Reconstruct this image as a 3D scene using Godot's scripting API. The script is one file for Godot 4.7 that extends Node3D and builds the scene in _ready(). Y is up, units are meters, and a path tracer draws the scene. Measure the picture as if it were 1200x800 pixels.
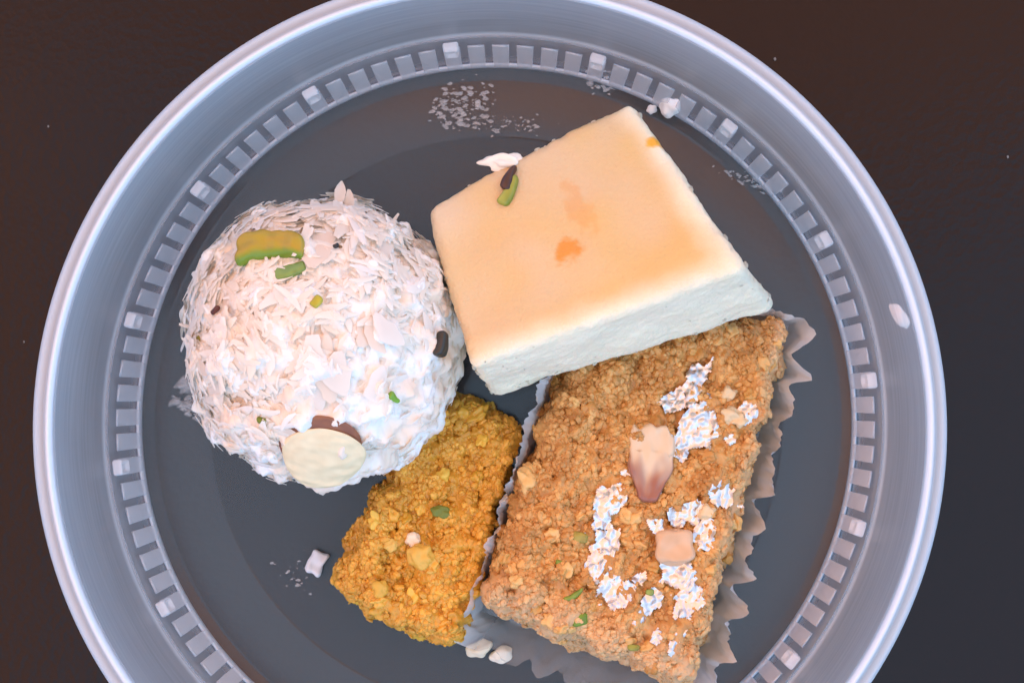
extends Node3D
# A clear plastic tub of sweets on a black table in the shade of a parasol.  Sizes below are in millimetres; M turns them into metres.

const M := 0.001
var rng := RandomNumberGenerator.new()
var used := {}

# ---------------------------------------------------------------- helpers
func fnl(sd: int, freq: float, type := FastNoiseLite.TYPE_SIMPLEX_SMOOTH, oct := 1) -> FastNoiseLite:
	var n := FastNoiseLite.new()
	n.seed = sd; n.frequency = freq; n.noise_type = type
	n.fractal_type = FastNoiseLite.FRACTAL_FBM if oct > 1 else FastNoiseLite.FRACTAL_NONE
	n.fractal_octaves = oct
	return n

func cell(sd: int, freq: float, ret := FastNoiseLite.RETURN_DISTANCE) -> FastNoiseLite:
	var n := fnl(sd, freq, FastNoiseLite.TYPE_CELLULAR)
	n.cellular_return_type = ret
	n.cellular_jitter = 1.0
	return n

func numbered(called: String) -> String:
	var k: int = used.get(called, 0)
	used[called] = k + 1
	return called if k == 0 else "%s_%03d" % [called, k]

func tag(o: Node, label := "", category := "", group := "", kind := "") -> void:
	if label: o.set_meta("label", label)
	if category: o.set_meta("category", category)
	if group: o.set_meta("group", group)
	if kind: o.set_meta("kind", kind)

func thing(called: String, label: String, category: String, at := Vector3.ZERO, group := "") -> Node3D:
	var o := Node3D.new()
	o.name = numbered(called)
	o.position = at
	add_child(o, true)
	tag(o, label, category, group)
	return o

func place(called: String, mesh: Mesh, mat: Material, parent: Node, xf := Transform3D()) -> MeshInstance3D:
	var o := MeshInstance3D.new()
	o.name = numbered(called) if parent == self else called
	o.mesh = mesh
	if mat: o.material_override = mat
	o.transform = xf
	parent.add_child(o, true)
	return o

func mat(col: Color, rough := 0.6, alpha := 1.0) -> StandardMaterial3D:   # col is a linear base colour
	var m := StandardMaterial3D.new()
	var c := col.linear_to_srgb(); c.a = alpha
	m.albedo_color = c
	m.roughness = rough
	m.cull_mode = BaseMaterial3D.CULL_DISABLED
	if alpha < 1.0: m.transparency = BaseMaterial3D.TRANSPARENCY_ALPHA
	return m

func vmat(rough := 0.6) -> StandardMaterial3D:   # colour from the vertices
	var m := mat(Color.WHITE, rough)
	m.vertex_color_use_as_albedo = true
	return m

# vertices in millimetres, triangles counter-clockwise seen from outside
func build(V: PackedVector3Array, I: PackedInt32Array, C: PackedColorArray = PackedColorArray(), flat := false) -> ArrayMesh:
	if flat:
		var v2 := PackedVector3Array(); var c2 := PackedColorArray(); var i2 := PackedInt32Array()
		for k in I.size():
			v2.append(V[I[k]]); i2.append(k)
			if C.size(): c2.append(C[I[k]])
		V = v2; C = c2; I = i2
	var N := PackedVector3Array(); N.resize(V.size())
	var J := PackedInt32Array(); J.resize(I.size())
	for k in range(0, I.size(), 3):
		var a := I[k]; var b := I[k + 1]; var c := I[k + 2]
		var n := (V[b] - V[a]).cross(V[c] - V[a])
		N[a] += n; N[b] += n; N[c] += n
		J[k] = a; J[k + 1] = c; J[k + 2] = b
	var P := PackedVector3Array(); P.resize(V.size())
	for k in V.size():
		N[k] = N[k].normalized() if N[k].length_squared() > 1e-20 else Vector3.UP
		P[k] = V[k] * M
	var arr := []; arr.resize(Mesh.ARRAY_MAX)
	arr[Mesh.ARRAY_VERTEX] = P; arr[Mesh.ARRAY_NORMAL] = N; arr[Mesh.ARRAY_INDEX] = J
	if C.size(): arr[Mesh.ARRAY_COLOR] = C
	var am := ArrayMesh.new()
	am.add_surface_from_arrays(Mesh.PRIMITIVE_TRIANGLES, arr)
	return am

# a profile of Vector3(radius, height, opacity) turned round the y axis
func lathe(prof: Array, segs := 200, close := false, streak := 0.0) -> ArrayMesh:
	var cloudy := fnl(6, 1.0, FastNoiseLite.TYPE_SIMPLEX_SMOOTH, 2)
	var V := PackedVector3Array(); var I := PackedInt32Array(); var C := PackedColorArray()
	var n := prof.size()
	for s in segs:
		var a := TAU * s / segs
		for p in prof:
			V.append(Vector3(p.x * sin(a), p.y, -p.x * cos(a)))
			C.append(Color(1, 1, 1, clampf(p.z + streak * cloudy.get_noise_3d(sin(a) * 2.2, p.y * 1.1, cos(a) * 2.2), 0.02, 0.95)))
	for s in segs:
		var t := (s + 1) % segs
		for k in (n if close else n - 1):
			var k2 := (k + 1) % n
			var a := s * n + k; var b := s * n + k2; var c := t * n + k2; var d := t * n + k
			I.append_array([a, b, c, a, c, d])
	return build(V, I, C)

# a rounded six-sided block: four top and four bottom corners (back left, back right, front right, front left); bend(p, n) is a displacement in mm, paint(p, u, v, w) a colour
func block(top: Array, bot: Array, n: Vector3i, r: float, bend: Callable, paint: Callable) -> Dictionary:
	var L := Vector3((top[1] - top[0]).length() + (top[2] - top[3]).length(), (top[0] - bot[0]).length() + (top[2] - bot[2]).length(), (top[3] - top[0]).length() + (top[2] - top[1]).length()) * 0.5
	var ids := {}
	var V := PackedVector3Array(); var I := PackedInt32Array(); var U := PackedVector3Array()
	var corner := func(i: int, j: int, k: int) -> int:
		var key := (i * 1024 + j) * 1024 + k
		if ids.has(key): return ids[key]
		var q := Vector3(L.x * i / n.x, L.y * j / n.y, L.z * k / n.z)
		var c := q.clamp(Vector3(r, r, r), L - Vector3(r, r, r))
		var d := q - c
		if d.length() > 1e-6:
			q = c + d.normalized() * r
		var t := q / L
		var hi: Vector3 = top[0].lerp(top[1], t.x).lerp(top[3].lerp(top[2], t.x), t.z)
		var lo: Vector3 = bot[0].lerp(bot[1], t.x).lerp(bot[3].lerp(bot[2], t.x), t.z)
		ids[key] = V.size()
		V.append(lo.lerp(hi, t.y)); U.append(t)
		return ids[key]
	for f in 6:
		var ax := f / 2
		var na: int = [n.y, n.x, n.x][ax]; var nb: int = [n.z, n.z, n.y][ax]
		for a in na:
			for b in nb:
				var q := []
				for e in [[0, 0], [1, 0], [1, 1], [0, 1]]:
					var x: int = a + e[0]; var y: int = b + e[1]
					var s: int = [n.x, n.y, n.z][ax] * (f % 2)
					q.append(corner.call(s, x, y) if ax == 0 else corner.call(x, s, y) if ax == 1 else corner.call(x, y, s))
				if (ax != 1) == (f % 2 == 1):
					I.append_array([q[0], q[1], q[2], q[0], q[2], q[3]])
				else:
					I.append_array([q[0], q[2], q[1], q[0], q[3], q[2]])
	var N := PackedVector3Array(); N.resize(V.size())
	for k in range(0, I.size(), 3):
		var m := (V[I[k + 1]] - V[I[k]]).cross(V[I[k + 2]] - V[I[k]])
		for e in 3: N[I[k + e]] += m
	var C := PackedColorArray(); C.resize(V.size())
	for k in V.size():
		N[k] = N[k].normalized()
		C[k] = paint.call(V[k], U[k].x, U[k].z, U[k].y)
		V[k] += N[k] * bend.call(V[k], N[k])
	return {"V": V, "I": I, "C": C, "N": N, "U": U}

# a sphere of cube faces, moved by shape(direction) -> position in mm
func ball_mesh(n: int, shape: Callable, paint: Callable) -> Dictionary:
	var V := PackedVector3Array(); var I := PackedInt32Array(); var C := PackedColorArray(); var D := PackedVector3Array()
	var ids := {}
	var get_id := func(q: Vector3i) -> int:
		if not ids.has(q):
			var t := Vector3(q) / n * 2.0 - Vector3.ONE
			t = Vector3(tan(t.x * PI / 4), tan(t.y * PI / 4), tan(t.z * PI / 4)).normalized()
			ids[q] = V.size()
			V.append(shape.call(t)); C.append(paint.call(t)); D.append(t)
		return ids[q]
	for ax in 3:
		for s in [0, n]:
			for a in n:
				for b in n:
					var q := []
					for e in [[0, 0], [1, 0], [1, 1], [0, 1]]:
						var v := Vector3i.ZERO
						v[ax] = s; v[(ax + 1) % 3] = a + e[0]; v[(ax + 2) % 3] = b + e[1]
						q.append(get_id.call(v))
					if s == n: I.append_array([q[0], q[1], q[2], q[0], q[2], q[3]])
					else: I.append_array([q[0], q[2], q[1], q[0], q[3], q[2]])
	return {"V": V, "I": I, "C": C, "N": D}

func finish(d: Dictionary) -> ArrayMesh:
	return build(d.V, d.I, d.C)

# a small uneven lump of about unit radius (one metre: scaled where it is placed)
func lump(sd: int, n: int, rough: float, col := Color.WHITE, freq := 0.9) -> ArrayMesh:
	var f := fnl(sd, freq)
	var g := cell(sd + 5, freq * 1.1)
	var d := ball_mesh(n, func(t: Vector3) -> Vector3: return t * 1000.0 * (1.0 + rough * f.get_noise_3dv(t) - rough * 0.5 * g.get_noise_3dv(t)), func(_t): return col)
	return finish(d)

# a curled shaving, one unit long, about 0.2 wide
func shaving(sd: int, col := Color.WHITE, segs := 6) -> ArrayMesh:
	var r := RandomNumberGenerator.new(); r.seed = sd
	var V := PackedVector3Array(); var I := PackedInt32Array(); var C := PackedColorArray()
	var w0 := r.randf_range(0.09, 0.21); var curl := r.randf_range(0.05, 0.3); var side := r.randf_range(-0.4, 0.4); var tw := r.randf_range(-0.6, 0.6)
	var ends := [r.randf_range(0.1, 0.7), r.randf_range(0.05, 0.5)]
	for k in segs + 1:
		var t := float(k) / segs
		var w: float = w0 * (1.0 - (1.0 - ends[0]) * pow(1.0 - t, 4.0) - (1.0 - ends[1]) * pow(t, 4.0)) * r.randf_range(0.75, 1.15)
		var p := Vector3(t - 0.5, -curl * (t - 0.5) * (t - 0.5), side * (t - 0.5) * (t - 0.5))
		var a := tw * (t - 0.5)
		var across := Vector3(0, sin(a), cos(a)); var up := Vector3(0, cos(a), -sin(a))
		for q in [across * w - up * 0.02, across * w * 0.4 + up * 0.015, -across * w * 0.4 + up * 0.015, -across * w - up * 0.02]:
			V.append((p + q) * 1000.0); C.append(col)
	for k in segs:
		for e in 3:
			var a := k * 4 + e
			I.append_array([a, a + 1, a + 5, a, a + 5, a + 4])
	return build(V, I, C)

func frame(p: Vector3, n: Vector3, turn: float, s: Vector3) -> Transform3D:   # p in mm; local y along n
	var x := n.cross(Vector3(0.31, 0.2, -1)).normalized()
	var z := x.cross(n).normalized()
	var b := Basis(x, n, z) * Basis(Vector3.UP, turn)
	return Transform3D(b.scaled_local(s), p * M)

func scatter(called: String, mesh: Mesh, m: Material, parent: Node, xfs: Array, cols: Array) -> void:
	var mm := MultiMesh.new()
	mm.transform_format = MultiMesh.TRANSFORM_3D
	mm.use_colors = true
	mm.mesh = mesh
	mm.instance_count = xfs.size()
	for k in xfs.size():
		mm.set_instance_transform(k, xfs[k])
		mm.set_instance_color(k, cols[k])
	var o := MultiMeshInstance3D.new()
	o.name = called; o.multimesh = mm; o.material_override = m
	o.set_meta("kind", "stuff")
	parent.add_child(o, true)

func nothing(_p: Vector3, _n: Vector3) -> float: return 0.0

# a thin bent strip of nut: size (length, thickness, width) in mm, standing on xf (local y outwards)
func nut_strip(size: Vector3, bow: float, taper: float, paint: Callable, sd := 1, rough := 0.12) -> ArrayMesh:
	var f := fnl(sd, 0.5)
	var h := size * 0.5
	var top := [Vector3(-h.x, h.y, -h.z * taper), Vector3(h.x, h.y, -h.z), Vector3(h.x, h.y, h.z), Vector3(-h.x, h.y, h.z * taper)]
	var bot := []
	for t in top: bot.append(t - Vector3(0, size.y, 0))
	var d := block(top, bot, Vector3i(16, 5, 10), minf(size.y * 0.45, 0.9), func(p: Vector3, _n): return f.get_noise_3dv(p) * rough, paint)
	for k in d.V.size():
		var v: Vector3 = d.V[k]
		var q := v.x / h.x
		d.V[k] = Vector3(v.x, v.y - 0.25 * bow * q * q, v.z + bow * q * q)
	return finish(d)

# ---------------------------------------------------------------- the scene
func _ready() -> void:
	rng.seed = 20240
	setup_view()
	table_and_parasol()
	tub()
	coconut_ball()
	amber_block()
	paper_liner()
	cake_block()
	milk_block()
	crumbs()

func setup_view() -> void:
	var cam := Camera3D.new()
	cam.name = "camera"
	cam.fov = 16.5
	cam.near = 0.02; cam.far = 60.0
	var fwd := Vector3(-0.01576, -1.0, -0.01576).normalized()
	var right := fwd.cross(Vector3(0, 0, -1)).normalized()
	cam.transform = Transform3D(Basis(right, right.cross(fwd), -fwd), Vector3(0.00775, 0.345, -0.0064))
	add_child(cam); cam.current = true
	var sky_m := ProceduralSkyMaterial.new()
	sky_m.sky_top_color = Color(0.70, 0.81, 0.92)
	sky_m.sky_horizon_color = Color(0.48, 0.74, 1.0)
	sky_m.sky_curve = 0.26
	sky_m.ground_bottom_color = Color(0.25, 0.22, 0.2)
	sky_m.ground_horizon_color = Color(0.45, 0.42, 0.4)
	sky_m.sky_energy_multiplier = 0.92
	var sky := Sky.new(); sky.sky_material = sky_m
	var env := Environment.new()
	env.background_mode = Environment.BG_SKY
	env.sky = sky
	env.ambient_light_source = Environment.AMBIENT_SOURCE_SKY
	env.tonemap_mode = Environment.TONE_MAPPER_LINEAR
	env.tonemap_exposure = 2.95
	env.sdfgi_enabled = true; env.ssao_enabled = true; env.ssil_enabled = true
	var we := WorldEnvironment.new(); we.environment = env
	add_child(we)
	var sun := DirectionalLight3D.new()
	sun.name = "sun"
	sun.light_color = Color(1.0, 0.93, 0.84)
	sun.light_energy = 1.6
	sun.light_angular_distance = 0.5
	sun.shadow_enabled = true
	var to := Vector3(-0.15, -1.0, 0.55).normalized()
	sun.transform = Transform3D(Basis.looking_at(to, Vector3(0, 0, -1)), Vector3.ZERO)
	add_child(sun)

func table_and_parasol() -> void:
	# the table top: a slab whose upper face is at height 0, faintly grained
	var m := mat(Color(0.0105, 0.0058, 0.0060), 0.3)
	var nz := fnl(3, 0.02, FastNoiseLite.TYPE_SIMPLEX_SMOOTH, 4)
	var nt := NoiseTexture2D.new(); nt.width = 512; nt.height = 512; nt.seamless = true; nt.noise = fnl(4, 0.035, FastNoiseLite.TYPE_CELLULAR, 2)
	m.heightmap_enabled = true; m.heightmap_texture = nt; m.heightmap_scale = 0.003
	m.uv1_triplanar = true; m.uv1_scale = Vector3(40, 40, 40)
	var rt := NoiseTexture2D.new(); rt.width = 512; rt.height = 512; rt.seamless = true; rt.noise = nz
	var g := Gradient.new(); g.set_color(0, Color(0.75, 0.75, 0.75)); g.set_color(1, Color(1, 1, 1)); rt.color_ramp = g
	m.roughness_texture = rt; m.roughness = 0.2
	m.metallic_specular = 0.33
	var t := thing("table", "black table top with faint fine grain under the plastic tub", "table")
	var V := block([Vector3(-2200, 0, -1800), Vector3(900, 0, -1800), Vector3(900, 0, 600), Vector3(-2200, 0, 600)], [Vector3(-2200, -30, -1800), Vector3(900, -30, -1800), Vector3(900, -30, 600), Vector3(-2200, -30, 600)], Vector3i(24, 6, 24), 6.0, nothing, func(_p, _u, _v, _w): return Color.WHITE)
	place("table_top", finish(V), m, t)
	# two parasols shade the table: one over its far half, one over its left end; their canopies show as a dull brown reflection in the table top
	var far_one := parasol("parasol", "brown parasol seen only as a dull reflection in the far part of the table", Vector3(0.11, 0, -1.53), -0.34)
	var left_one: Node3D = far_one.duplicate()
	left_one.name = numbered("parasol")
	add_child(left_one, true)
	left_one.position = Vector3(-1.72, 0, 0.30); left_one.rotation.y = 0.25
	tag(left_one, "brown parasol seen only as a dull reflection in the table left of the tub", "parasol", "parasols over the table")

func parasol(called: String, label: String, at: Vector3, turn: float) -> Node3D:
	var p := thing(called, label, "parasol", at, "parasols over the table")
	var cloth := mat(Color(0.50, 0.20, 0.10), 0.85)
	cloth.backlight_enabled = true; cloth.backlight = Color(0.98, 0.50, 0.31).linear_to_srgb()
	var metal := mat(Color(0.25, 0.25, 0.26), 0.35); metal.metallic = 0.9
	var foot := CylinderMesh.new(); foot.top_radius = 0.14; foot.bottom_radius = 0.16; foot.height = 0.05
	place("base", foot, metal, p, Transform3D(Basis(), Vector3(0, 0.025, 0)))
	var pole := CylinderMesh.new(); pole.top_radius = 0.02; pole.bottom_radius = 0.02; pole.height = 1.9
	place("pole", pole, metal, p, Transform3D(Basis(), Vector3(0, 0.98, 0)))
	var CV := PackedVector3Array(); var CI := PackedInt32Array()
	# eight panels between eight ribs, sagging between them; the near edge hangs almost over the tub
	var rim := []
	for k in 8:
		var a := TAU * (k + 0.5) / 8 + turn
		rim.append(Vector3(sin(a) * 1450, 1500, cos(a) * 1450))
	for k in 8:
		var a: Vector3 = rim[k]; var b: Vector3 = rim[(k + 1) % 8]
		var base := CV.size()
		for i in 9:
			for j in 9:
				var s := i / 8.0; var q := j / 8.0
				var e := a.lerp(b, q) * Vector3(1, 0, 1)
				CV.append(Vector3(e.x * s, 1930 - 430 * s - 30 * sin(PI * q) * s, e.z * s))
		for i in 8:
			for j in 8:
				var c := base + i * 9 + j
				CI.append_array([c, c + 9, c + 10, c, c + 10, c + 1])
	place("canopy", build(CV, CI), cloth, p)
	for k in 8:
		var e: Vector3 = rim[k] * M
		var hub := Vector3(0, 1.9, 0)
		var rib := CylinderMesh.new(); rib.top_radius = 0.006; rib.bottom_radius = 0.006; rib.height = (e - hub).length()
		var y := (e - hub).normalized()
		var sx := y.cross(Vector3.UP).normalized()
		place("rib", rib, metal, p, Transform3D(Basis(sx, y, sx.cross(y)), (e + hub) * 0.5 - Vector3(0, 0.02, 0)))
	return p

# ---------------------------------------------------------------- the tub
func tub() -> void:
	var t := thing("plastic_tub", "round clear plastic tub with frosted wall holding four sweets", "tub")
	var milky := mat(Color(0.80, 0.87, 0.94), 0.28, 0.999)
	milky.vertex_color_use_as_albedo = true
	# rolled rim
	var rim := []
	for p in [[55.9, 43.2, .5], [56.0, 44.4, .75], [56.25, 45.0, .8], [56.6, 45.1, .7], [56.9, 44.7, .4], [57.2, 44.4, .36], [57.7, 44.6, .42], [58.2, 44.4, .48], [58.55, 43.8, .5], [58.7, 42.8, .5], [58.6, 41.6, .4], [58.1, 41.4, .2], [57.8, 42.0, .15], [57.3, 43.0, .15], [56.9, 43.3, .2]]:
		rim.append(Vector3(p[0], p[1], p[2]))
	place("rim", lathe(rim, 240, true), milky, t)
	# wall: inside and outside faces 0.7 mm apart
	var wall := []
	for p in [[55.95, 43.1, .38], [55.7, 36, .33], [55.4, 28, .31], [55.15, 20, .31], [55.05, 16.5, .32], [54.7, 15.9, .5], [54.6, 15.2, .30], [54.6, 13.2, .18]]:
		if wall.size() and wall[-1].y - p[1] > 5.0:
			var last: Vector3 = wall[-1]
			for k in range(1, 14): wall.append(last.lerp(Vector3(p[0], p[1], p[2]), k / 14.0))
		wall.append(Vector3(p[0], p[1], p[2]))
	for p in [[55.4, 13.2, .12], [55.6, 15.6, .16], [56.0, 17, .14], [56.2, 28, .14], [56.7, 43.1, .14]]:
		wall.append(Vector3(p[0], p[1], p[2]))
	place("wall", lathe(wall, 240, true, 0.045), milky, t)
	var shoulder := []
	for p in [[54.6, 13.1, .32], [54.3, 9.5, .31], [53.5, 5.6, .29], [52.75, 3.2, .26], [52.5, 2.5, .14]]:
		shoulder.append(Vector3(p[0], p[1], p[2]))
	for p in [[53.2, 2.3, .06], [54.2, 5.2, .06], [55.1, 9.3, .06], [55.4, 13.1, .06]]:
		shoulder.append(Vector3(p[0], p[1], p[2]))
	place("shoulder", lathe(shoulder, 240, true), milky, t)
	var ridge := []
	for p in [[52.45, 2.2, .3], [52.4, 3.0, .5], [52.2, 3.35, .6], [51.95, 3.3, .6], [51.8, 2.8, .5], [51.75, 1.8, .3], [52.1, 0.4, .3], [52.5, 0.35, .3]]:
		ridge.append(Vector3(p[0], p[1], p[2]))
	place("base_ridge", lathe(ridge, 240, true), milky, t)
	# the clear bottom, in two faint steps
	var clear := mat(Color(0.78, 0.80, 0.84), 0.12, 0.052)
	var clear2 := mat(Color(0.78, 0.80, 0.84), 0.11, 0.04)
	clear.metallic_specular = 0.42; clear2.metallic_specular = 0.36
	place("outer_bottom", lathe([Vector3(51.75, 1.9, 1), Vector3(50.4, 1.6, 1), Vector3(49.9, 1.52, 1), Vector3(49.4, 1.6, 1), Vector3(42.6, 1.5, 1), Vector3(41.8, 1.42, 1)], 240), clear, t)
	place("bottom", lathe([Vector3(41.8, 1.42, 1), Vector3(41.2, 1.3, 1), Vector3(35.7, 1.2, 1), Vector3(35.1, 1.28, 1), Vector3(34.5, 1.2, 1), Vector3(0.01, 1.15, 1)], 240), clear2, t)
	# frosted pads round the shoulder, one in six with a stacking lug
	var frost := mat(Color(0.86, 0.87, 0.90), 0.5, 0.38)
	var one := func(_p, _u, _v, _w): return Color.WHITE
	var pad := block([Vector3(-1.16, 0.3, -4.2), Vector3(1.16, 0.3, -4.2), Vector3(1.08, 0.3, 4.2), Vector3(-1.08, 0.3, 4.2)], [Vector3(-1.24, -0.1, -4.3), Vector3(1.24, -0.1, -4.3), Vector3(1.16, -0.1, 4.3), Vector3(-1.16, -0.1, 4.3)], Vector3i(2, 2, 2), 0.06, nothing, one)
	var pad_mesh := finish(pad)
	var lug_mat := mat(Color(0.88, 0.9, 0.93), 0.28, 0.42)
	var lug := block([Vector3(-1.05, 1.0, -1.6), Vector3(1.05, 1.0, -1.6), Vector3(0.95, 0.8, 1.5), Vector3(-0.95, 0.8, 1.5)], [Vector3(-1.2, -0.6, -2.0), Vector3(1.2, -0.6, -2.0), Vector3(1.1, -0.2, 2.0), Vector3(-1.1, -0.2, 2.0)], Vector3i(8, 6, 8), 0.35, func(p: Vector3, n: Vector3): return -0.55 * smoothstep(0.9, 0.5, absf(p.x)) * smoothstep(1.5, 1.0, absf(p.z)) * clampf(n.y, 0, 1), one)
	var lug_mesh := finish(lug)
	for k in 96:
		var a := deg_to_rad(-6.6 + 3.75 * k)
		var out := Vector3(sin(a), 0, -cos(a))
		var along := (out * 1.75 + Vector3(0, 8.4, 0)).normalized()   # up the shoulder
		var n := (Vector3.UP * 1.75 - out * 8.4).normalized()
		var side := along.cross(n).normalized()
		var o := out * 53.25 + Vector3(0, 7.0, 0)
		place("frosted_pad", pad_mesh, frost, t, Transform3D(Basis(side, n, -along), (o + n * 0.35) * M))
		if k % 6 == 0:
			place("stacking_lug", lug_mesh, lug_mat, t, Transform3D(Basis(side, n, -along), (out * 54.0 + Vector3(0, 12.0, 0) + n * 0.7) * M))

# ---------------------------------------------------------------- the coconut ball
const BALL := Vector3(-23.4, 22.2, -11.4)
var bn1: FastNoiseLite
var bn2: FastNoiseLite
var bn3: FastNoiseLite
func ball_point(t: Vector3) -> Vector3:
	var r := 18.6 + 1.5 * bn1.get_noise_3dv(t * 20) + 1.0 * bn2.get_noise_3dv(t * 20) + 0.4 * bn3.get_noise_3dv(t * 20)
	return Vector3(t.x * r * 0.995, t.y * r * 1.0, t.z * r * 1.04)

func on_ball(dx: float, dz: float) -> Array:   # where the ball's upper side lies under an offset from its middle: [point, outward direction]
	var h := sqrt(maxf(18.8 * 18.8 - dx * dx - dz * dz, 1.0))
	var t := Vector3(dx, h, dz).normalized()
	return [ball_point(t), t]

func coconut_ball() -> void:
	bn1 = fnl(11, 0.11); bn2 = fnl(12, 0.28); bn3 = fnl(13, 0.8, FastNoiseLite.TYPE_SIMPLEX_SMOOTH, 2)
	var t := thing("coconut_ball", "white round coconut sweet coated in shredded coconut with nut slivers", "coconut sweet", BALL * M)
	var tone := fnl(14, 0.16)
	var m := vmat(0.55)
	m.subsurf_scatter_enabled = true; m.subsurf_scatter_strength = 0.12
	var shred := vmat(0.5)
	shred.backlight_enabled = true; shred.backlight = Color(0.5, 0.49, 0.47).linear_to_srgb()
	var paint := func(q: Vector3) -> Color:
		var f := 0.5 + 0.5 * tone.get_noise_3dv(q * 20)
		return Color(0.84, 0.70, 0.57).lerp(Color(0.88, 0.86, 0.82), smoothstep(0.25, 0.8, f))
	place("core", finish(ball_mesh(84, ball_point, paint)), m, t)
	var big := []
	for k in 5: big.append(shaving(100 + k, [Color(0.86, 0.79, 0.71), Color(0.88, 0.85, 0.80), Color(0.84, 0.72, 0.60), Color(0.87, 0.83, 0.77), Color(0.86, 0.78, 0.69)][k]))
	var xfs := []; var cols := []
	for k in 7000:
		var z := rng.randf_range(-0.6, 1.0)
		var a := rng.randf() * TAU
		var q := Vector3(sqrt(1 - z * z) * cos(a), z, sqrt(1 - z * z) * sin(a))
		# looser and longer on the far left, pressed short and close on the near right
		var loose := clampf(0.5 - 0.45 * q.x - 0.6 * q.z, 0.05, 1.0)
		if Vector2(q.x * 18.8 - 1.3, q.z * 18.8 - 14.3).length() < 5.4 or Vector2((q.x * 18.8 + 5.4) * 0.6, q.z * 18.8 + 12.2).length() < 2.4: continue
		if k >= 130 and rng.randf() > 0.18 + 0.85 * loose + 0.9 * tone.get_noise_3dv(q * 34 + Vector3(50, 0, 0)): continue
		var p := ball_point(q) + q * rng.randf_range(-0.14, 0.05)
		var tilt := 0.05 if rng.randf() > 0.05 + 0.2 * loose else rng.randf_range(0.1, 0.2 + 0.3 * loose)
		var n := (q + Vector3(rng.randf() - 0.5, rng.randf() - 0.5, rng.randf() - 0.5) * tilt * 1.6).normalized()
		var part := k < 130
		var ln := rng.randf_range(1.2, 3.6) + 3.2 * loose * rng.randf()
		if part: ln = rng.randf_range(3.6, 5.4) + 4.0 * loose * rng.randf()
		if not part and loose < 0.35: ln *= 0.9
		var wd := ln * rng.randf_range(0.7, 1.5)
		if part: wd = ln * rng.randf_range(0.8, 1.9)
		var xf := frame(p, n, rng.randf() * TAU, Vector3(ln, ln * 0.35 + 0.35, wd) * M)
		if part: place("coconut_flake", big[k % 5], shred, t, xf)
		else:
			xfs.append(xf)
			var v := rng.randf()
			cols.append(Color(0.87, 0.78, 0.66).lerp(Color(0.89, 0.86, 0.80), v))
	scatter("fine_shreds", shaving(77, Color.WHITE, 4), shred, t, xfs, cols)
	# standing spikes of coconut along the far edge
	for s in [[3.0, -20.4, 5, 1.5], [4.4, -19.4, 4, 1.2], [11.0, -17.0, 3, 1.2], [-13.0, -14.0, 2.6, 1.0], [-18.5, -2, 3, 2.2], [-17, 4, 3, 1.5]]:
		var q := Vector3(s[0], 5.0, s[1]).normalized()
		var p: Vector3 = ball_point(q) + q * s[2] * 0.28
		var b := Basis(q, q.cross(Vector3.UP).normalized(), q.cross(q.cross(Vector3.UP).normalized())) * Basis(Vector3.RIGHT, s[3])
		place("coconut_flake", big[int(s[2]) % 5], shred, t, Transform3D(b.scaled_local(Vector3(s[2] * 0.85, s[2], s[2] * 1.1) * M), p * M))
	# pistachio sliver and bits
	var nutm := vmat(0.38)
	var grain := fnl(31, 0.6, FastNoiseLite.TYPE_SIMPLEX_SMOOTH, 2)
	var olive := func(p: Vector3, _u: float, v: float, w: float) -> Color:
		var c := Color(0.42, 0.25, 0.015).lerp(Color(0.32, 0.28, 0.03), 0.5 + 0.5 * grain.get_noise_3dv(p * Vector3(0.4, 1, 2)))
		return c.lerp(Color(0.15, 0.26, 0.02), smoothstep(0.3, 0.05, v) + smoothstep(0.4, 0.1, w) * 0.7)
	var g := func(c: Color) -> Callable: return func(p: Vector3, _u, _v, _w): return c.lerp(c * 0.6, 0.5 + 0.5 * grain.get_noise_3dv(p))
	var set_on := func(called: String, mesh: Mesh, dx: float, dz: float, turn: float, lift: float, label := "", lean := Vector3.ZERO) -> void:
		var f := on_ball(dx, dz)
		var n: Vector3 = (f[1] + lean).normalized()
		var o := place(called, mesh, nutm, t, frame(f[0] + f[1] * lift, n, turn, Vector3.ONE))
		if label: tag(o, label)
	set_on.call("pistachio_sliver", nut_strip(Vector3(9.2, 2.4, 4.5), -0.9, 0.72, olive, 5, 0.35), -5.4, -12.2, 0.42, 1.5, "olive green pistachio sliver lying across the top", Vector3(0, 0.5, 0.1))
	set_on.call("pistachio_sliver", nut_strip(Vector3(4.2, 1.0, 2.2), 0.2, 0.8, g.call(Color(0.22, 0.33, 0.07)), 6), -2.8, -9.0, 0.7, 0.25, "light green pistachio bit below the large sliver")
	set_on.call("pistachio_bit", nut_strip(Vector3(1.7, 0.8, 1.4), 0.1, 0.8, g.call(Color(0.5, 0.42, 0.03)), 7), 1.0, -4.6, 1.2, 0.3)
	set_on.call("pistachio_bit", nut_strip(Vector3(2.0, 0.8, 1.1), 0.1, 0.6, g.call(Color(0.2, 0.42, 0.03)), 8), 10.3, 6.9, -0.5, 0.3)
	set_on.call("pistachio_bit", nut_strip(Vector3(2.0, 0.9, 1.0), 0.1, 0.7, g.call(Color(0.3, 0.26, 0.02)), 9), -16.2, 0.2, 1.6, 0.3)
	set_on.call("pistachio_bit", nut_strip(Vector3(1.4, 0.7, 0.9), 0.1, 0.7, g.call(Color(0.2, 0.26, 0.02)), 10), -6.4, 10.0, 0.3, 0.3)
	set_on.call("pistachio_bit", nut_strip(Vector3(1.8, 0.5, 1.1), 0.1, 0.7, g.call(Color(0.5, 0.6, 0.25)), 17), 3.2, 5.0, 0.1, 0.05)
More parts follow.
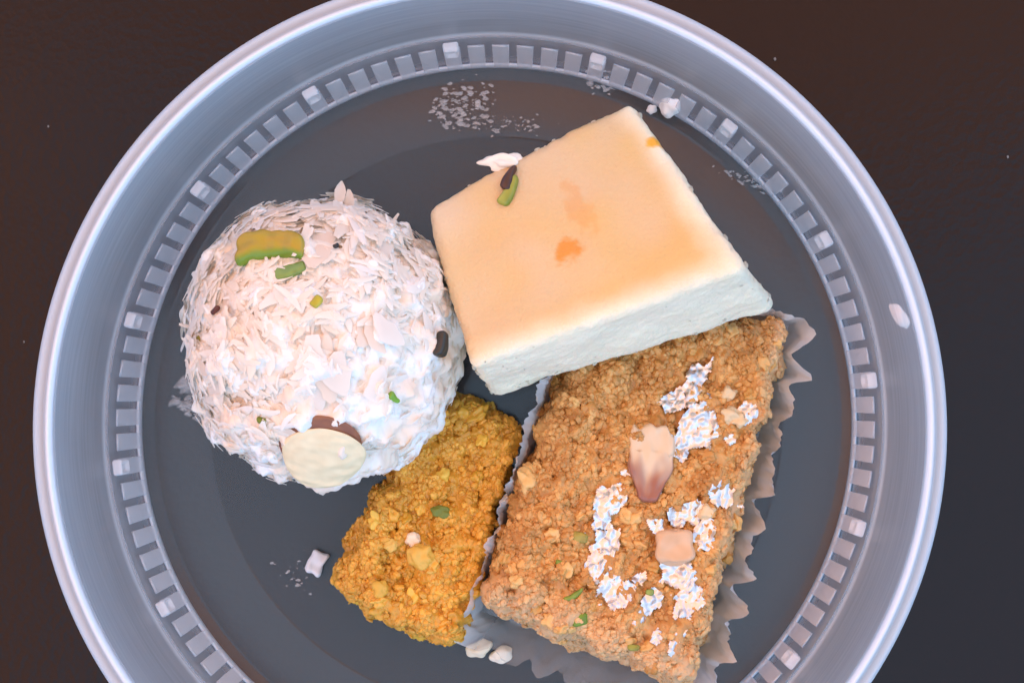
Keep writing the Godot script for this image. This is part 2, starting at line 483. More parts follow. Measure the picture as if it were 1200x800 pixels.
	set_on.call("dark_nut_skin", nut_strip(Vector3(3.6, 1.4, 2.3), 0.2, 0.7, g.call(Color(0.035, 0.033, 0.025)), 11), 15.9, 0.4, 1.3, 0.1, "dark grey green piece of nut skin")
	set_on.call("dark_nut_skin", nut_strip(Vector3(1.6, 0.7, 0.9), 0.1, 0.5, g.call(Color(0.12, 0.035, 0.025)), 12), -13.4, -3.9, 0.9, 0.2)
	set_on.call("dark_nut_skin", nut_strip(Vector3(2.4, 0.9, 1.6), 0.1, 0.6, g.call(Color(0.03, 0.02, 0.02)), 13), 16.3, -9.4, 0.9, 0.4)
	set_on.call("dark_nut_skin", nut_strip(Vector3(0.9, 0.6, 0.7), 0.1, 0.6, g.call(Color(0.02, 0.02, 0.02)), 14), 3.1, -11.7, 0.9, 0.8)
	set_on.call("dark_nut_skin", nut_strip(Vector3(2.2, 0.5, 0.6), 0.1, 0.6, g.call(Color(0.15, 0.08, 0.06)), 15), -10.5, -14.5, 0.4, 0.5)
	# the almond slice low on the near side, its brown skin showing along the upper edge
	var almond := ball_mesh(20, func(d: Vector3) -> Vector3: return Vector3(d.x * 5.5 * (1.0 + 0.06 * sin(3 * d.z)), 0.55 * d.y + 0.2 * grain.get_noise_3dv(d * Vector3(2, 2, 5)) - 0.5 * d.x * d.x, d.z * 5.1 * (1.0 + 0.05 * d.x)), func(d: Vector3): return Color(0.80, 0.70, 0.46).lerp(Color(0.68, 0.57, 0.35), 0.5 + 0.5 * grain.get_noise_3dv(d * 4)))
	set_on.call("almond_slice", finish(almond), 1.3, 14.5, 0.15, 1.05, "pale yellow almond slice on the near side", Vector3(0, 0.35, 0.0))
	var skin := ball_mesh(20, func(d: Vector3) -> Vector3: return Vector3(d.x * 5.5, 0.6 * d.y - 0.5 * d.x * d.x, d.z * 5.0), func(d: Vector3): return Color(0.16, 0.05, 0.025).lerp(Color(0.3, 0.11, 0.04), 0.5 + 0.5 * grain.get_noise_3dv(d * 3)))
	set_on.call("almond_skin", finish(skin), 1.0, 13.4, 0.1, 0.15, "reddish brown almond skin behind the slice", Vector3(0, 0.2, 0.0))

# ---------------------------------------------------------------- crumbly blocks
var rn1: FastNoiseLite
var rn2: FastNoiseLite
var rn3: FastNoiseLite
var rn4: FastNoiseLite
func crumbly(p: Vector3, _n: Vector3) -> float:
	return 1.8 * rn1.get_noise_3dv(p) - 1.4 * (rn2.get_noise_3dv(p) + 0.45) - 0.75 * (rn3.get_noise_3dv(p) + 0.4) + 0.2 * rn4.get_noise_3dv(p) - 2.2 * maxf(0.0, rn4.get_noise_3dv(p * 0.3 + Vector3(70, 0, 0)) - 0.42)

func top_point(top: Array, u: float, v: float) -> Vector3:
	return top[0].lerp(top[1], u).lerp(top[3].lerp(top[2], u), v)

func top_normal(top: Array) -> Vector3:
	return (top[3] - top[0] + top[2] - top[1]).cross(top[1] - top[0] + top[2] - top[3]).normalized()

func micro(m: StandardMaterial3D, size := 110.0, deep := 0.008) -> void:   # fine grain in the surface
	var nt := NoiseTexture2D.new(); nt.width = 512; nt.height = 512; nt.seamless = true
	nt.noise = fnl(95, 0.05, FastNoiseLite.TYPE_CELLULAR, 2)
	m.heightmap_enabled = true; m.heightmap_texture = nt; m.heightmap_scale = deep; m.heightmap_flip_texture = true
	m.uv1_triplanar = true; m.uv1_scale = Vector3(size, size, size)

func crumb_coat(d: Dictionary, parent: Node, m: Material, count: int, singles: int, lo: float, hi: float, cols: Array, lumps: Array, bare = null) -> void:
	var xfs := []; var tints := []
	var made := 0
	var tries := 0
	while made < count and tries < count * 30:
		tries += 1
		var k: int = rng.randi() % d.V.size()
		var n: Vector3 = d.N[k]
		if n.y < -0.2 or (n.y < 0.5 and rng.randf() > 0.4): continue
		if bare != null and bare.call(d.V[k]): continue
		if rn4.get_noise_3dv(d.V[k] * 0.16) < rng.randf_range(-0.7, 0.3): continue
		var part := made < singles
		var s := lo + (hi - lo) * pow(rng.randf(), 2.4)
		if part: s = hi * rng.randf_range(1.0, 2.2)
		var p: Vector3 = d.V[k] - n * s * 0.12
		var xf := frame(p, (n + Vector3(rng.randf() - 0.5, rng.randf() - 0.5, rng.randf() - 0.5) * 1.2).normalized(), rng.randf() * TAU, Vector3(s, s * rng.randf_range(0.5, 0.95), s * rng.randf_range(0.6, 1.7)) * M)
		if part: place("crumb", lumps[made % lumps.size()], m, parent, xf)
		else:
			xfs.append(xf)
			var c: Color = cols[rng.randi() % cols.size()].lerp(d.C[k] * 1.1, 0.65)
			tints.append(c * rng.randf_range(0.85, 1.12))
		made += 1
	scatter("fine_crumbs", lump(51, 5, 0.38, Color.WHITE, 1.3), m, parent, xfs, tints)

const LTOP := [Vector3(-8.6, 12.6, -4.6), Vector3(4.0, 12.8, 0.0), Vector3(-5.6, 17.6, 31.4), Vector3(-22.6, 17.4, 22.8)]
func amber_block() -> void:
	rn1 = fnl(21, 0.16, FastNoiseLite.TYPE_SIMPLEX_SMOOTH, 2); rn2 = cell(22, 0.30); rn3 = cell(23, 0.7); rn4 = fnl(24, 1.8)
	var t := thing("amber_crumb_block", "amber brown crumbly sweet between the coconut ball and the paper-wrapped block", "crumb sweet")
	var bot := [Vector3(-9.4, 2.1, -5.0), Vector3(2.6, 2.1, -0.2), Vector3(-6.0, 2.1, 32.4), Vector3(-23.6, 2.1, 23.2)]
	var tone := fnl(25, 0.22, FastNoiseLite.TYPE_SIMPLEX_SMOOTH, 3)
	var m := vmat(0.36)
	m.subsurf_scatter_enabled = true; m.subsurf_scatter_strength = 0.05
	var paint := func(p: Vector3, _u, v: float, w: float) -> Color:
		var c := Color(0.560, 0.262, 0.024).lerp(Color(0.784, 0.400, 0.055), clampf(0.5 + 0.7 * tone.get_noise_3dv(p), 0, 1))
		return c.lerp(Color(0.880, 0.552, 0.066), smoothstep(0.9, 1.0, v) * smoothstep(0.8, 0.3, w) * 0.8)
	var d := block(LTOP, bot, Vector3i(90, 50, 160), 2.2, crumbly, paint)
	var grained: StandardMaterial3D = m.duplicate()
	micro(grained)
	place("body", finish(d), grained, t)
	var lumps := []
	for k in 8: lumps.append(lump(200 + k, 10, 0.5, [Color(0.700, 0.359, 0.039), Color(0.812, 0.427, 0.061), Color(0.616, 0.289, 0.028), Color(0.840, 0.497, 0.066)][k % 4]))
	crumb_coat(d, t, m, 7500, 50, 0.08, 0.5, [Color(0.700, 0.344, 0.033), Color(0.797, 0.427, 0.055), Color(0.616, 0.276, 0.028), Color(0.868, 0.524, 0.088)], lumps)
	var n := top_normal(LTOP)
	var pale := vmat(0.5)
	for s in [[0.436, 0.335, 0.85, Color(0.78, 0.52, 0.08), "yellow grain"], [0.52, 0.70, 1.6, Color(0.72, 0.42, 0.07), "golden crumb"], [0.416, 0.65, 0.95, Color(0.86, 0.74, 0.55), "white crumb"], [0.33, 0.908, 1.1, Color(0.66, 0.38, 0.05), "golden crumb"], [0.274, 0.71, 0.8, Color(0.7, 0.45, 0.1), "golden crumb"], [0.535, 0.49, 0.8, Color(0.16, 0.19, 0.02), "green nut bit"]]:
		var p := top_point(LTOP, s[0], s[1])
		p += n * (crumbly(p, n) + s[2] * 0.55)
		var o := place(s[4].replace(" ", "_"), lump(int(s[2] * 100), 8, 0.35, s[3]), pale, t, frame(p, n, s[0] * 9, Vector3(s[2], s[2] * 0.8, s[2] * (1.5 if s[4] == "green nut bit" else 1.05)) * M))
		tag(o, s[4] + " on the amber sweet")

const RTOP := [Vector3(13.4, 13.6, -16.5), Vector3(41.6, 13.8, -13.5), Vector3(26.7, 20.0, 35.0), Vector3(-0.9, 19.8, 24.0)]
const RBOT := [Vector3(12.8, 2.6, -16.8), Vector3(42.0, 2.6, -13.6), Vector3(27.4, 2.6, 37.6), Vector3(-1.4, 2.6, 27.4)]
func leaf_patch(cu: float, cv: float, lx: float, lz: float, turn: float, sd: int, ragged := 0.55) -> ArrayMesh:   # a torn scrap of foil draped over the block
	var n := top_normal(RTOP)
	var ex: Vector3 = (RTOP[1] - RTOP[0]); var ez: Vector3 = (RTOP[3] - RTOP[0])
	var edge := fnl(sd, 0.33, FastNoiseLite.TYPE_SIMPLEX_SMOOTH, 3)
	var cr := cell(sd + 1, 0.38, FastNoiseLite.RETURN_DISTANCE2_SUB)
	var cr2 := fnl(sd + 2, 0.9, FastNoiseLite.TYPE_SIMPLEX, 2)
	var st := 0.2
	var nx := int(lx * 1.5 / st) ; var nz := int(lz * 1.5 / st)
	var ids := {}
	var V := PackedVector3Array(); var I := PackedInt32Array()
	var ok := func(i: int, j: int) -> bool:
		var a := i * st / lx; var b := j * st / lz
		return sqrt(a * a + b * b) + ragged * 1.05 * edge.get_noise_2d(i * st, j * st) < 0.9
	var vid := func(i: int, j: int) -> int:
		var key := i * 4096 + j
		if not ids.has(key):
			var q := Vector2(i * st, j * st).rotated(turn)
			var p := top_point(RTOP, cu + q.x / ex.length(), cv + q.y / ez.length())
			var soft := rn1.get_noise_3dv(p) - 0.5 * (rn2.get_noise_3dv(p) + 0.45)
			ids[key] = V.size()
			V.append(p + n * (soft + 0.95 + 0.65 * cr.get_noise_3dv(p * 1.9) + 0.24 * cr2.get_noise_3dv(p)) + ex.normalized() * 0.15 * cr2.get_noise_3dv(p + n * 40))
		return ids[key]
	for i in range(-nx, nx):
		for j in range(-nz, nz):
			if ok.call(i, j) and ok.call(i + 1, j) and ok.call(i, j + 1) and ok.call(i + 1, j + 1):
				var a: int = vid.call(i, j); var b: int = vid.call(i, j + 1); var c: int = vid.call(i + 1, j + 1); var e: int = vid.call(i + 1, j)
				if (i + j) % 2: I.append_array([a, b, c, a, c, e])
				else: I.append_array([a, b, e, b, c, e])
	return build(V, I, PackedColorArray(), false) if I.size() else null

func cake_block() -> void:
	rn1 = fnl(41, 0.13, FastNoiseLite.TYPE_SIMPLEX_SMOOTH, 2); rn2 = cell(42, 0.25); rn3 = cell(43, 0.65); rn4 = fnl(44, 1.7)
	var t := thing("brown_crumb_block", "brown crumbly sweet in pleated paper topped with silver leaf and almonds", "crumb sweet")
	var tone := fnl(45, 0.17, FastNoiseLite.TYPE_SIMPLEX_SMOOTH, 3)
	var m := vmat(0.4)
	m.subsurf_scatter_enabled = true; m.subsurf_scatter_strength = 0.05
	var paint := func(p: Vector3, u: float, v: float, w: float) -> Color:
		var c := Color(0.458, 0.203, 0.050).lerp(Color(0.665, 0.360, 0.109), clampf(0.45 + 1.2 * tone.get_noise_3dv(p), 0, 1))
		var pale := maxf(maxf(smoothstep(0.86, 1.0, v), smoothstep(0.93, 1.0, u) * 0.8), smoothstep(0.90, 0.97, u) * smoothstep(0.3, 0.1, v))   # the cut sides are paler
		return c.lerp(Color(0.691, 0.469, 0.258), pale * 0.8)
	var d := block(RTOP, RBOT, Vector3i(130, 50, 230), 2.0, crumbly, paint)
	var grained: StandardMaterial3D = m.duplicate()
	micro(grained)
	place("body", finish(d), grained, t)
	# silver leaf: [u, v, half length, half width, turn]
	var foil := mat(Color(0.74, 0.70, 0.68), 0.36)
	foil.metallic = 1.0
	var scraps := [[0.70, 0.325, 3.8, 4.6, 0.2], [0.60, 0.225, 2.2, 5.0, 0.35], [0.545, 0.27, 1.9, 2.2, 0.9], [0.40, 0.60, 2.4, 5.2, 0.25], [0.44, 0.75, 2.4, 5.0, 0.1], [0.56, 0.84, 3.4, 2.9, 0.4], [0.92, 0.49, 3.1, 2.2, 0.5], [0.78, 0.57, 3.6, 1.9, -0.5], [0.88, 0.615, 2.3, 3.0, 0.1], [0.82, 0.74, 4.0, 2.7, 0.5], [0.90, 0.80, 2.2, 3.2, 0.4], [0.73, 0.85, 1.5, 3.6, 0.3], [0.91, 0.245, 2.2, 2.2, 0.0], [0.65, 0.62, 1.9, 1.3, 0.1], [0.60, 0.533, 1.2, 1.0, 0.0], [0.91, 0.90, 1.0, 3.0, 0.25], [0.81, 0.93, 1.0, 1.5, 0.2], [0.88, 0.34, 1.2, 0.9, 0.0], [0.66, 0.78, 1.1, 1.4, 0.6]]
	var bare := func(p: Vector3) -> bool:
		for q in scraps + [[0.535, 0.452, 3.0, 5.6, 0.2], [0.765, 0.668, 2.6, 2.6, 0.0]]:
			var c := top_point(RTOP, q[0], q[1])
			var w := Vector2(p.x - c.x, p.z - c.z).rotated(-q[4])
			if Vector2(w.x / q[2], w.y / q[3]).length() < 0.85: return true
		return false
	var lumps := []
	for k in 8: lumps.append(lump(300 + k, 10, 0.5, [Color(0.619, 0.322, 0.084), Color(0.715, 0.394, 0.122), Color(0.548, 0.251, 0.062), Color(0.751, 0.453, 0.160)][k % 4]))
	crumb_coat(d, t, m, 17000, 90, 0.08, 0.5, [Color(0.596, 0.298, 0.080), Color(0.692, 0.370, 0.113), Color(0.524, 0.238, 0.055), Color(0.763, 0.466, 0.169)], lumps, bare)
	for k in scraps.size():
		var s: Array = scraps[k]
		var lm := leaf_patch(s[0], s[1], s[2] * 0.85, s[3] * 0.92, s[4], 500 + k * 7)
		if lm: place("silver_leaf", lm, foil, t)
	# almonds
	var n := top_normal(RTOP)
	var grain := fnl(47, 0.8)
	var nm := vmat(0.35)
	var half := ball_mesh(24, func(q: Vector3) -> Vector3:
		var f := 1.0 / pow(pow(absf(q.x), 4.0) + pow(absf(q.z), 4.0) + pow(absf(q.y), 4.0), 0.25)
		q *= f
		var taper := 1.0 - 0.42 * smoothstep(-0.1, 1.0, q.z) + 0.06 * grain.get_noise_1d(q.z * 3)
		return Vector3(q.x * 3.2 * taper, clampf(q.y, -0.6, 0.75) * 2.0 + 0.25 * grain.get_noise_3dv(q * 2), q.z * 5.6 - (1.3 * grain.get_noise_1d(q.x * 2.2 + 9.0) if q.z < -0.3 else 0.0)),
		func(q: Vector3) -> Color:
			var k := smoothstep(-0.25, 0.6, q.z + 0.45 * absf(q.x) - 0.2 + 0.25 * grain.get_noise_3dv(q * 2.5))
			return Color(0.70, 0.55, 0.38).lerp(Color(0.30, 0.12, 0.085), k))
	var set_top := func(called: String, mesh: Mesh, u: float, v: float, lift: float, turn: float, mt: Material, label := "") -> void:
		var p := top_point(RTOP, u, v)
		var o := place(called, mesh, mt, t, frame(p + n * (rn1.get_noise_3dv(p) + lift), n, turn, Vector3.ONE))
		if label: tag(o, label)
	set_top.call("almond", finish(half), 0.535, 0.452, 0.35, 3.36, nm, "half almond, cream at its broken end and purple brown at its tip")
	var knob := ball_mesh(18, func(q: Vector3) -> Vector3: return Vector3(q.x * 2.6, clampf(q.y, -0.7, 0.7) * 1.7, q.z * 2.4) * (1.0 + 0.16 * grain.get_noise_3dv(q * 1.2)) / pow(pow(absf(q.x), 4.0) + pow(absf(q.z), 4.0) + pow(absf(q.y), 4.0), 0.25), func(q: Vector3): return Color(0.58, 0.38, 0.22).lerp(Color(0.66, 0.46, 0.30), 0.5 + 0.5 * grain.get_noise_3dv(q * 2)))
	set_top.call("almond", finish(knob), 0.765, 0.668, 0.3, 0.4, nm, "short tan end of an almond")
	var green := func(c: Color) -> Callable: return func(p: Vector3, _u, _v, _w): return c.lerp(c * 0.6, 0.5 + 0.5 * grain.get_noise_3dv(p))
	set_top.call("pistachio_bit", nut_strip(Vector3(3.2, 0.9, 1.1), 0.3, 0.5, green.call(Color(0.24, 0.34, 0.04)), 3), 0.385, 0.895, 0.5, 0.9, nm)
	set_top.call("pistachio_bit", nut_strip(Vector3(2.3, 0.9, 1.9), 0.1, 0.8, green.call(Color(0.17, 0.30, 0.02)), 4), 0.44, 0.955, 0.4, 0.4, nm)
	set_top.call("pistachio_bit", nut_strip(Vector3(2.2, 0.9, 1.8), 0.1, 0.7, green.call(Color(0.42, 0.34, 0.06)), 5), 0.322, 0.726, 0.3, 0.1, nm)
	set_top.call("pistachio_bit", nut_strip(Vector3(1.7, 0.7, 1.0), 0.1, 0.8, green.call(Color(0.34, 0.34, 0.05)), 6), 0.72, 0.972, 0.3, 0.2, nm)
	set_top.call("pistachio_bit", nut_strip(Vector3(1.2, 0.7, 1.0), 0.1, 0.8, green.call(Color(0.3, 0.42, 0.1)), 7), 0.715, 0.812, 0.5, 0.2, nm)
	set_top.call("pistachio_bit", nut_strip(Vector3(1.1, 0.7, 0.8), 0.1, 0.8, green.call(Color(0.2, 0.3, 0.04)), 8), 0.27, 0.815, 0.4, 0.2, nm)
	for s in [[0.84, 0.27, 1.5], [0.885, 0.28, 1.0], [0.80, 0.21, 1.1], [0.865, 0.55, 1.1]]:
		set_top.call("pale_crumb", lump(int(s[2] * 130), 7, 0.5, Color(0.72, 0.55, 0.32), 0.9), s[0], s[1], 0.5, 0.3, nm)
		t.get_child(t.get_child_count() - 1).scale = Vector3(s[2], s[2] * 0.6, s[2] * 0.8) * M

# ---------------------------------------------------------------- the pleated paper
func paper_liner() -> void:
	var pts := []     # round the foot of the block: [point, outward, height, flare, pleat]
	var cs := [Vector2(12.6, -16.9), Vector2(42.2, -13.9), Vector2(27.6, 37.4), Vector2(-1.6, 27.2)]
	var spec := [[9.0, 1.2, 0.5, 9.0, 1.2], [12.5, 2.0, 1.15, 11.0, 3.2], [2.6, 5.0, 0.7, 2.2, 5.4], [17.0, 2.2, 0.3, 15.0, 1.8]]   # back, right, front, left: height, flare, pleat, then height and flare towards the end
	for s in 4:
		var a: Vector2 = cs[s]; var b: Vector2 = cs[(s + 1) % 4]
		var dir := (b - a).normalized(); var out := Vector2(dir.y, -dir.x)
		var steps := int((b - a).length() / 0.4)
		for k in steps:
			var q := float(k) / steps
			pts.append([a.lerp(b, q), out, lerpf(spec[s][0], spec[s][3], q), lerpf(spec[s][1], spec[s][4], q), spec[s][2]])
	var n := pts.size()
	# blend the four sides round the corners
	for pass_no in 3:
		var old := pts.duplicate(true)
		for k in n:
			for f in [1, 2, 3, 4]:
				var sum = old[k][f]
				for w in range(1, 6): sum += old[(k + w) % n][f] + old[(k - w + n) % n][f]
				pts[k][f] = sum / 11.0
			pts[k][1] = pts[k][1].normalized()
	var jit := fnl(61, 0.05); var wob := fnl(62, 0.18)
	var V := PackedVector3Array(); var I := PackedInt32Array(); var C := PackedColorArray()
	var rows := 9
	var arc := 0.0
	for k in n:
		arc += 0.4 * (1.0 + 0.75 * jit.get_noise_1d(k * 2.0))
		var ph := fposmod(arc / 5.6, 1.0)
		var zig := lerpf(1.0 - absf(ph - 0.62) / (0.62 if ph < 0.62 else 0.38), smoothstep(0.0, 1.0, 1.0 - absf(ph - 0.62) / (0.62 if ph < 0.62 else 0.38)), 0.6) * 2.0 - 1.0   # lopsided folds
		for j in rows:
			var q := float(j) / (rows - 1)
			var p: Array = pts[k]
			var off: float = 0.4 + q * q * p[3] * 0.5 + q * p[3] * 0.5 + (0.25 + 0.9 * q) * p[4] * zig * (0.8 + 0.7 * wob.get_noise_1d(arc * 0.35 + 50.0)) + (0.5 * wob.get_noise_2d(k * 0.6, j * 2.0) + 0.22 * wob.get_noise_2d(k * 3.1 + 90.0, j * 3.0)) * q * (1.0 + 0.25 * p[3])
			var y: float = 2.2 + q * p[2] * (1.0 + 0.10 * zig * q + 0.22 * wob.get_noise_1d(k * 0.9) * q)
			var o: Vector2 = p[0] + p[1] * off
			V.append(Vector3(o.x, y, o.y))
			C.append(Color(1, 1, 1, lerpf(0.17, 0.62, smoothstep(3.5, 9.0, p[2]))))
	for k in n:
		for j in rows - 1:
			var a := k * rows + j; var b := ((k + 1) % n) * rows + j
			I.append_array([a, a + 1, b + 1, a, b + 1, b])
	var paper := mat(Color(0.93, 0.95, 0.96), 0.34, 0.98)
	paper.vertex_color_use_as_albedo = true
	var t := thing("paper_liner", "translucent white pleated paper case round the brown crumbly sweet", "paper case")
	place("pleated_side", build(V, I, C), paper, t)
	var F := PackedVector3Array([Vector3(20, 2.2, 8)]); var FI := PackedInt32Array()
	var FC := PackedColorArray(); FC.resize(n + 1); FC.fill(Color(1, 1, 1, 0.25))
	for k in n: F.append(V[k * rows])
	for k in n: FI.append_array([0, 1 + k, 1 + (k + 1) % n])
	place("bottom", build(F, FI, FC), paper, t)

# ---------------------------------------------------------------- the pale square
const BTOP := [Vector3(-8.7, 26.0, -29.8), Vector3(18.9, 27.0, -44.2), Vector3(33.6, 35.6, -21.0), Vector3(-2.7, 34.6, -7.8)]
const BBOT := [Vector3(-5.2, 9.0, -26.5), Vector3(20.6, 9.0, -39.0), Vector3(39.6, 18.2, -16.0), Vector3(-0.2, 17.2, -3.7)]
func milk_block() -> void:
	var t := thing("milk_sweet_square", "pale cream square sweet with smooth orange tinted top leaning on other sweets", "milk sweet")
	var b1 := fnl(71, 0.09); var b2 := fnl(72, 0.5, FastNoiseLite.TYPE_SIMPLEX_SMOOTH, 3); var b3 := cell(73, 0.5)
	var st := fnl(74, 0.5, FastNoiseLite.TYPE_SIMPLEX_SMOOTH, 3)
	var up := top_normal(BTOP)
	var bend := func(p: Vector3, n: Vector3) -> float:
		var top := smoothstep(0.75, 0.98, n.dot(up))
		return 0.5 * b1.get_noise_3dv(p) + lerpf(0.17, 0.06, top) * b2.get_noise_3dv(p) + 0.05 * b2.get_noise_3dv(p * 2.2) - lerpf(0.12, 0.02, top) * b3.get_noise_3dv(p)
	var e := [0.0]
	var spot := func(u: float, v: float, cu: float, cv: float, ru: float, rv: float, turn: float, p: Vector3) -> float:
		var q := Vector2((u - cu) / ru, (v - cv) / rv).rotated(turn)
		return smoothstep(1.25, 0.5, q.length() + 0.8 * st.get_noise_3dv(p))
	var paint := func(p: Vector3, u: float, v: float, w: float) -> Color:
		var cream := Color(0.86, 0.80, 0.61)
		var glaze := Color(0.64, 0.47, 0.28).lerp(Color(0.66, 0.43, 0.16), clampf(0.5 * u + 0.5 * v + 0.4 * b1.get_noise_3dv(p * 1.3), 0, 1))
		var jag := 0.03 * b2.get_noise_3dv(p * 0.3)
		var k := smoothstep(0.80, 0.97, w) * smoothstep(1.03, 0.86, u + jag) * smoothstep(1.06, 0.84, v + jag) * lerpf(0.75, 1.0, smoothstep(0.0, 0.3, u + 0.3 * v))
		var c := cream.lerp(glaze, k)
		c = c.lerp(Color(0.66, 0.25, 0.02), 0.9 * k * maxf(spot.call(u, v, 0.478, 0.585, 0.07, 0.06, 0.2, p), 0.35 * spot.call(u, v, 0.58, 0.40, 0.05, 0.16, 0.5, p)))
		c = c.lerp(Color(0.80, 0.38, 0.03), spot.call(u, v, 0.985, 0.25, 0.05, 0.04, 0.0, p) * smoothstep(0.6, 0.9, w))
		return c
	var d := block(BTOP, BBOT, Vector3i(110, 60, 100), 1.5, bend, paint)
	var m := vmat(0.48)
	m.subsurf_scatter_enabled = true; m.subsurf_scatter_strength = 0.12
	micro(m, 90.0, 0.012)
	place("body", finish(d), m, t)
	# crumbs clinging to the cut edges
	var xfs := []; var cols := []
	for k in 4000:
		var i: int = rng.randi() % d.V.size()
		var U: Vector3 = d.U[i]
		var edge := (1 if U.x < 0.02 or U.x > 0.98 else 0) + (1 if U.z < 0.02 or U.z > 0.98 else 0)
		if edge == 0 or (U.z > 0.98 and U.y > 0.18 and U.y < 0.99 and rng.randf() > 0.12) or rng.randf() > 0.25: continue
		if d.N[i].dot(up) > 0.6: continue
		var s := 0.08 + 0.3 * pow(rng.randf(), 3.0)
		xfs.append(frame(d.V[i], d.N[i], rng.randf() * TAU, Vector3(s, s * 0.8, s * 1.2) * M))
		cols.append(Color(0.84, 0.78, 0.60))
	scatter("edge_crumbs", lump(52, 4, 0.5), m, t, xfs, cols)
	var grain := fnl(75, 0.8)
	var nm := vmat(0.38)
	var set_top := func(called: String, mesh: Mesh, u: float, v: float, lift: float, turn: float, label := "") -> void:
		var o := place(called, mesh, nm, t, frame(top_point(BTOP, u, v) + up * lift, up, turn, Vector3.ONE))
		if label: tag(o, label)
	set_top.call("pistachio_sliver", nut_strip(Vector3(4.6, 1.4, 1.9), 0.3, 0.7, func(p: Vector3, _u, v: float, _w): return Color(0.20, 0.24, 0.03).lerp(Color(0.36, 0.36, 0.06), v + 0.3 * grain.get_noise_3dv(p)), 3), 0.358, 0.15, 0.45, 1.55, "green pistachio sliver on the top")
	set_top.call("pistachio_skin", nut_strip(Vector3(3.8, 1.3, 1.9), -0.3, 0.35, func(p: Vector3, _u, _v, _w): return Color(0.035, 0.014, 0.012).lerp(Color(0.07, 0.03, 0.02), 0.5 + 0.5 * grain.get_noise_3dv(p)), 4), 0.375, 0.085, 0.75, 1.6, "dark purple nut skin beside the green sliver")
	set_top.call("crumb", lump(8, 9, 0.55, Color(0.86, 0.80, 0.70)), 0.375, -0.03, -0.4, 0.4)
	t.get_child(t.get_child_count() - 1).scale = Vector3(2.3, 0.9, 1.0) * M

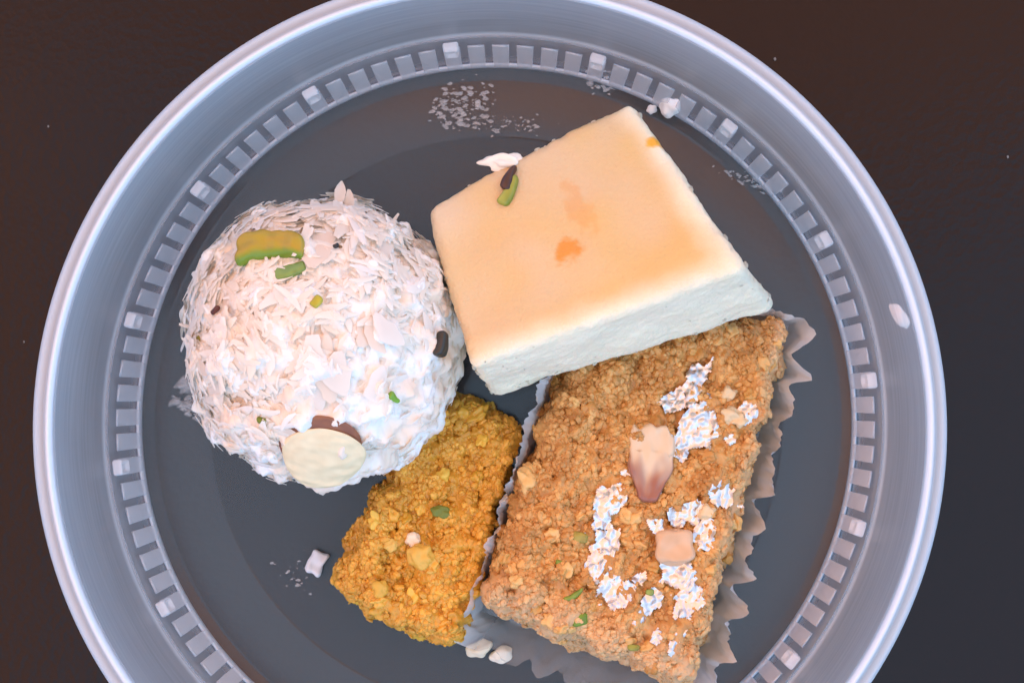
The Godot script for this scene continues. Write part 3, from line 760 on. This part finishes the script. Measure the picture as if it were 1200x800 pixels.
# ---------------------------------------------------------------- loose bits in the tub
func crumbs() -> void:
	var white := mat(Color(0.86, 0.84, 0.80), 0.5)
	var add := func(called: String, p: Vector3, s: Vector3, sd: int, label: String, col := Color(0.86, 0.84, 0.80), turn := 0.3, group := "") -> MeshInstance3D:
		var o := place(called, lump(sd, 9, 0.3, Color.WHITE, 0.8), mat(col, 0.5), self, Transform3D(Basis(Vector3.UP, turn).scaled_local(s * M), p * M))
		tag(o, label, "crumb", group)
		return o
	add.call("white_crumb", Vector3(25.2, 4.6, -45.6), Vector3(1.35, 1.1, 1.25), 81, "larger white crumb above the back corner of the cream square")
	add.call("white_crumb", Vector3(22.7, 3.0, -45.5), Vector3(0.7, 0.6, 0.6), 82, "tiny white crumb left of the larger one by the cream square")
	tag(place("coconut_chip", nut_strip(Vector3(3.6, 1.2, 2.6), 0.2, 0.8, func(_p, _u, _v, _w): return Color(0.74, 0.78, 0.82), 83, 0.3), vmat(0.45), self, Transform3D(Basis(Vector3.UP, 1.15), Vector3(-26.2, 2.3, 20.4) * M)), "pale blue-white coconut chip on the bare bottom left of the amber sweet", "coconut chip")
	add.call("pale_flake", Vector3(54.9, 27.5, -14.9), Vector3(0.8, 1.4, 1.7), 84, "pinkish flake stuck high on the right wall of the tub", Color(0.82, 0.68, 0.60), 0.5)
	add.call("cream_crumb", Vector3(-2.4, 2.9, 32.8), Vector3(1.6, 1.0, 1.2), 85, "cream crumb on paper at the foot between the two brown sweets", Color(0.82, 0.76, 0.58))
	add.call("cream_crumb", Vector3(0.8, 2.9, 33.6), Vector3(1.5, 1.0, 1.1), 86, "cream crumb under the front left corner of the brown sweet", Color(0.84, 0.80, 0.66))
	for sp in [[40.9, -53.2, 0.25, "pale dust speck on the table near its far right corner"], [74.9, -38.8, 0.22, "pale dust speck on the table at the right of the tub"], [-66.0, -43.5, 0.18, "tiny dust speck on the table left of the tub"], [-69.5, -11.8, 0.16, "faint dust speck on the table close to the left rim"]]:
		tag(place("dust_speck", lump(96, 4, 0.3), mat(Color(0.16, 0.15, 0.14), 0.7), self, Transform3D(Basis().scaled_local(Vector3(sp[2], sp[2] * 0.6, sp[2] * 1.4) * 0.7 * M), Vector3(sp[0], 0.15, sp[1]) * M)), sp[3], "dust", "dust on the table")
	# greasy smears: hundreds of tiny flat droplets
	var wet := mat(Color(0.80, 0.80, 0.80), 0.3, 0.22)
	for s in [["grease_smear", "dotted greasy smear on the bare bottom behind the cream square", Vector2(-4.5, -46.2), Vector2(4.6, 3.6), 0.0, 150, 0.30],
			["grease_streak", "faint streak of grease reaching right from the dotted smear", Vector2(3.2, -43.6), Vector2(5.5, 1.3), 0.05, 60, 0.20],
			["crumb_dust", "white crumb dust on the shoulder above the cream square", Vector2(15.2, -49.6), Vector2(2.0, 1.5), 0.6, 45, 0.24],
			["grease_streak", "thin greasy streak on the bottom right of the cream square", Vector2(36.5, -35.4), Vector2(4.5, 0.9), 0.35, 60, 0.22],
			["syrup_blob", "clear sticky syrup blob at the left foot of the coconut ball", Vector2(-44.6, -4.6), Vector2(2.2, 4.2), 0.25, 60, 0.62],
			["crumb_dust", "faint coconut dust on the bottom near the coconut chip", Vector2(-30.0, 22.0), Vector2(3.4, 2.6), 0.5, 26, 0.2]]:
		var xfs := []; var cols := []
		for k in int(s[5]):
			var q := Vector2(rng.randfn(0, 0.5), rng.randfn(0, 0.5))
			if s[0] == "grease_smear": q = Vector2(rng.randf_range(-0.9, 0.9) + rng.randfn(0, 0.15), rng.randf_range(-0.8, 0.8) + rng.randfn(0, 0.2))
			q = (q * s[3]).rotated(s[4]) + s[2]
			var sz: float = s[6] * (0.35 + 1.1 * pow(rng.randf(), 2.0))
			var y: float = 1.75 + maxf(0.0, q.length() - 51.5) * 1.2
			xfs.append(Transform3D(Basis(Vector3.UP, rng.randf_range(-0.6, 0.6)).scaled_local(Vector3(sz * 1.3, sz * (0.9 if s[0] == "syrup_blob" else 0.35), sz * 0.7) * M), Vector3(q.x, y, q.y) * M))
			cols.append(Color.WHITE)
		var o := thing(s[0], s[1], "smear" if s[0] != "syrup_blob" else "syrup")
		scatter("droplets", lump(91, 4, 0.3), wet, o, xfs, cols)
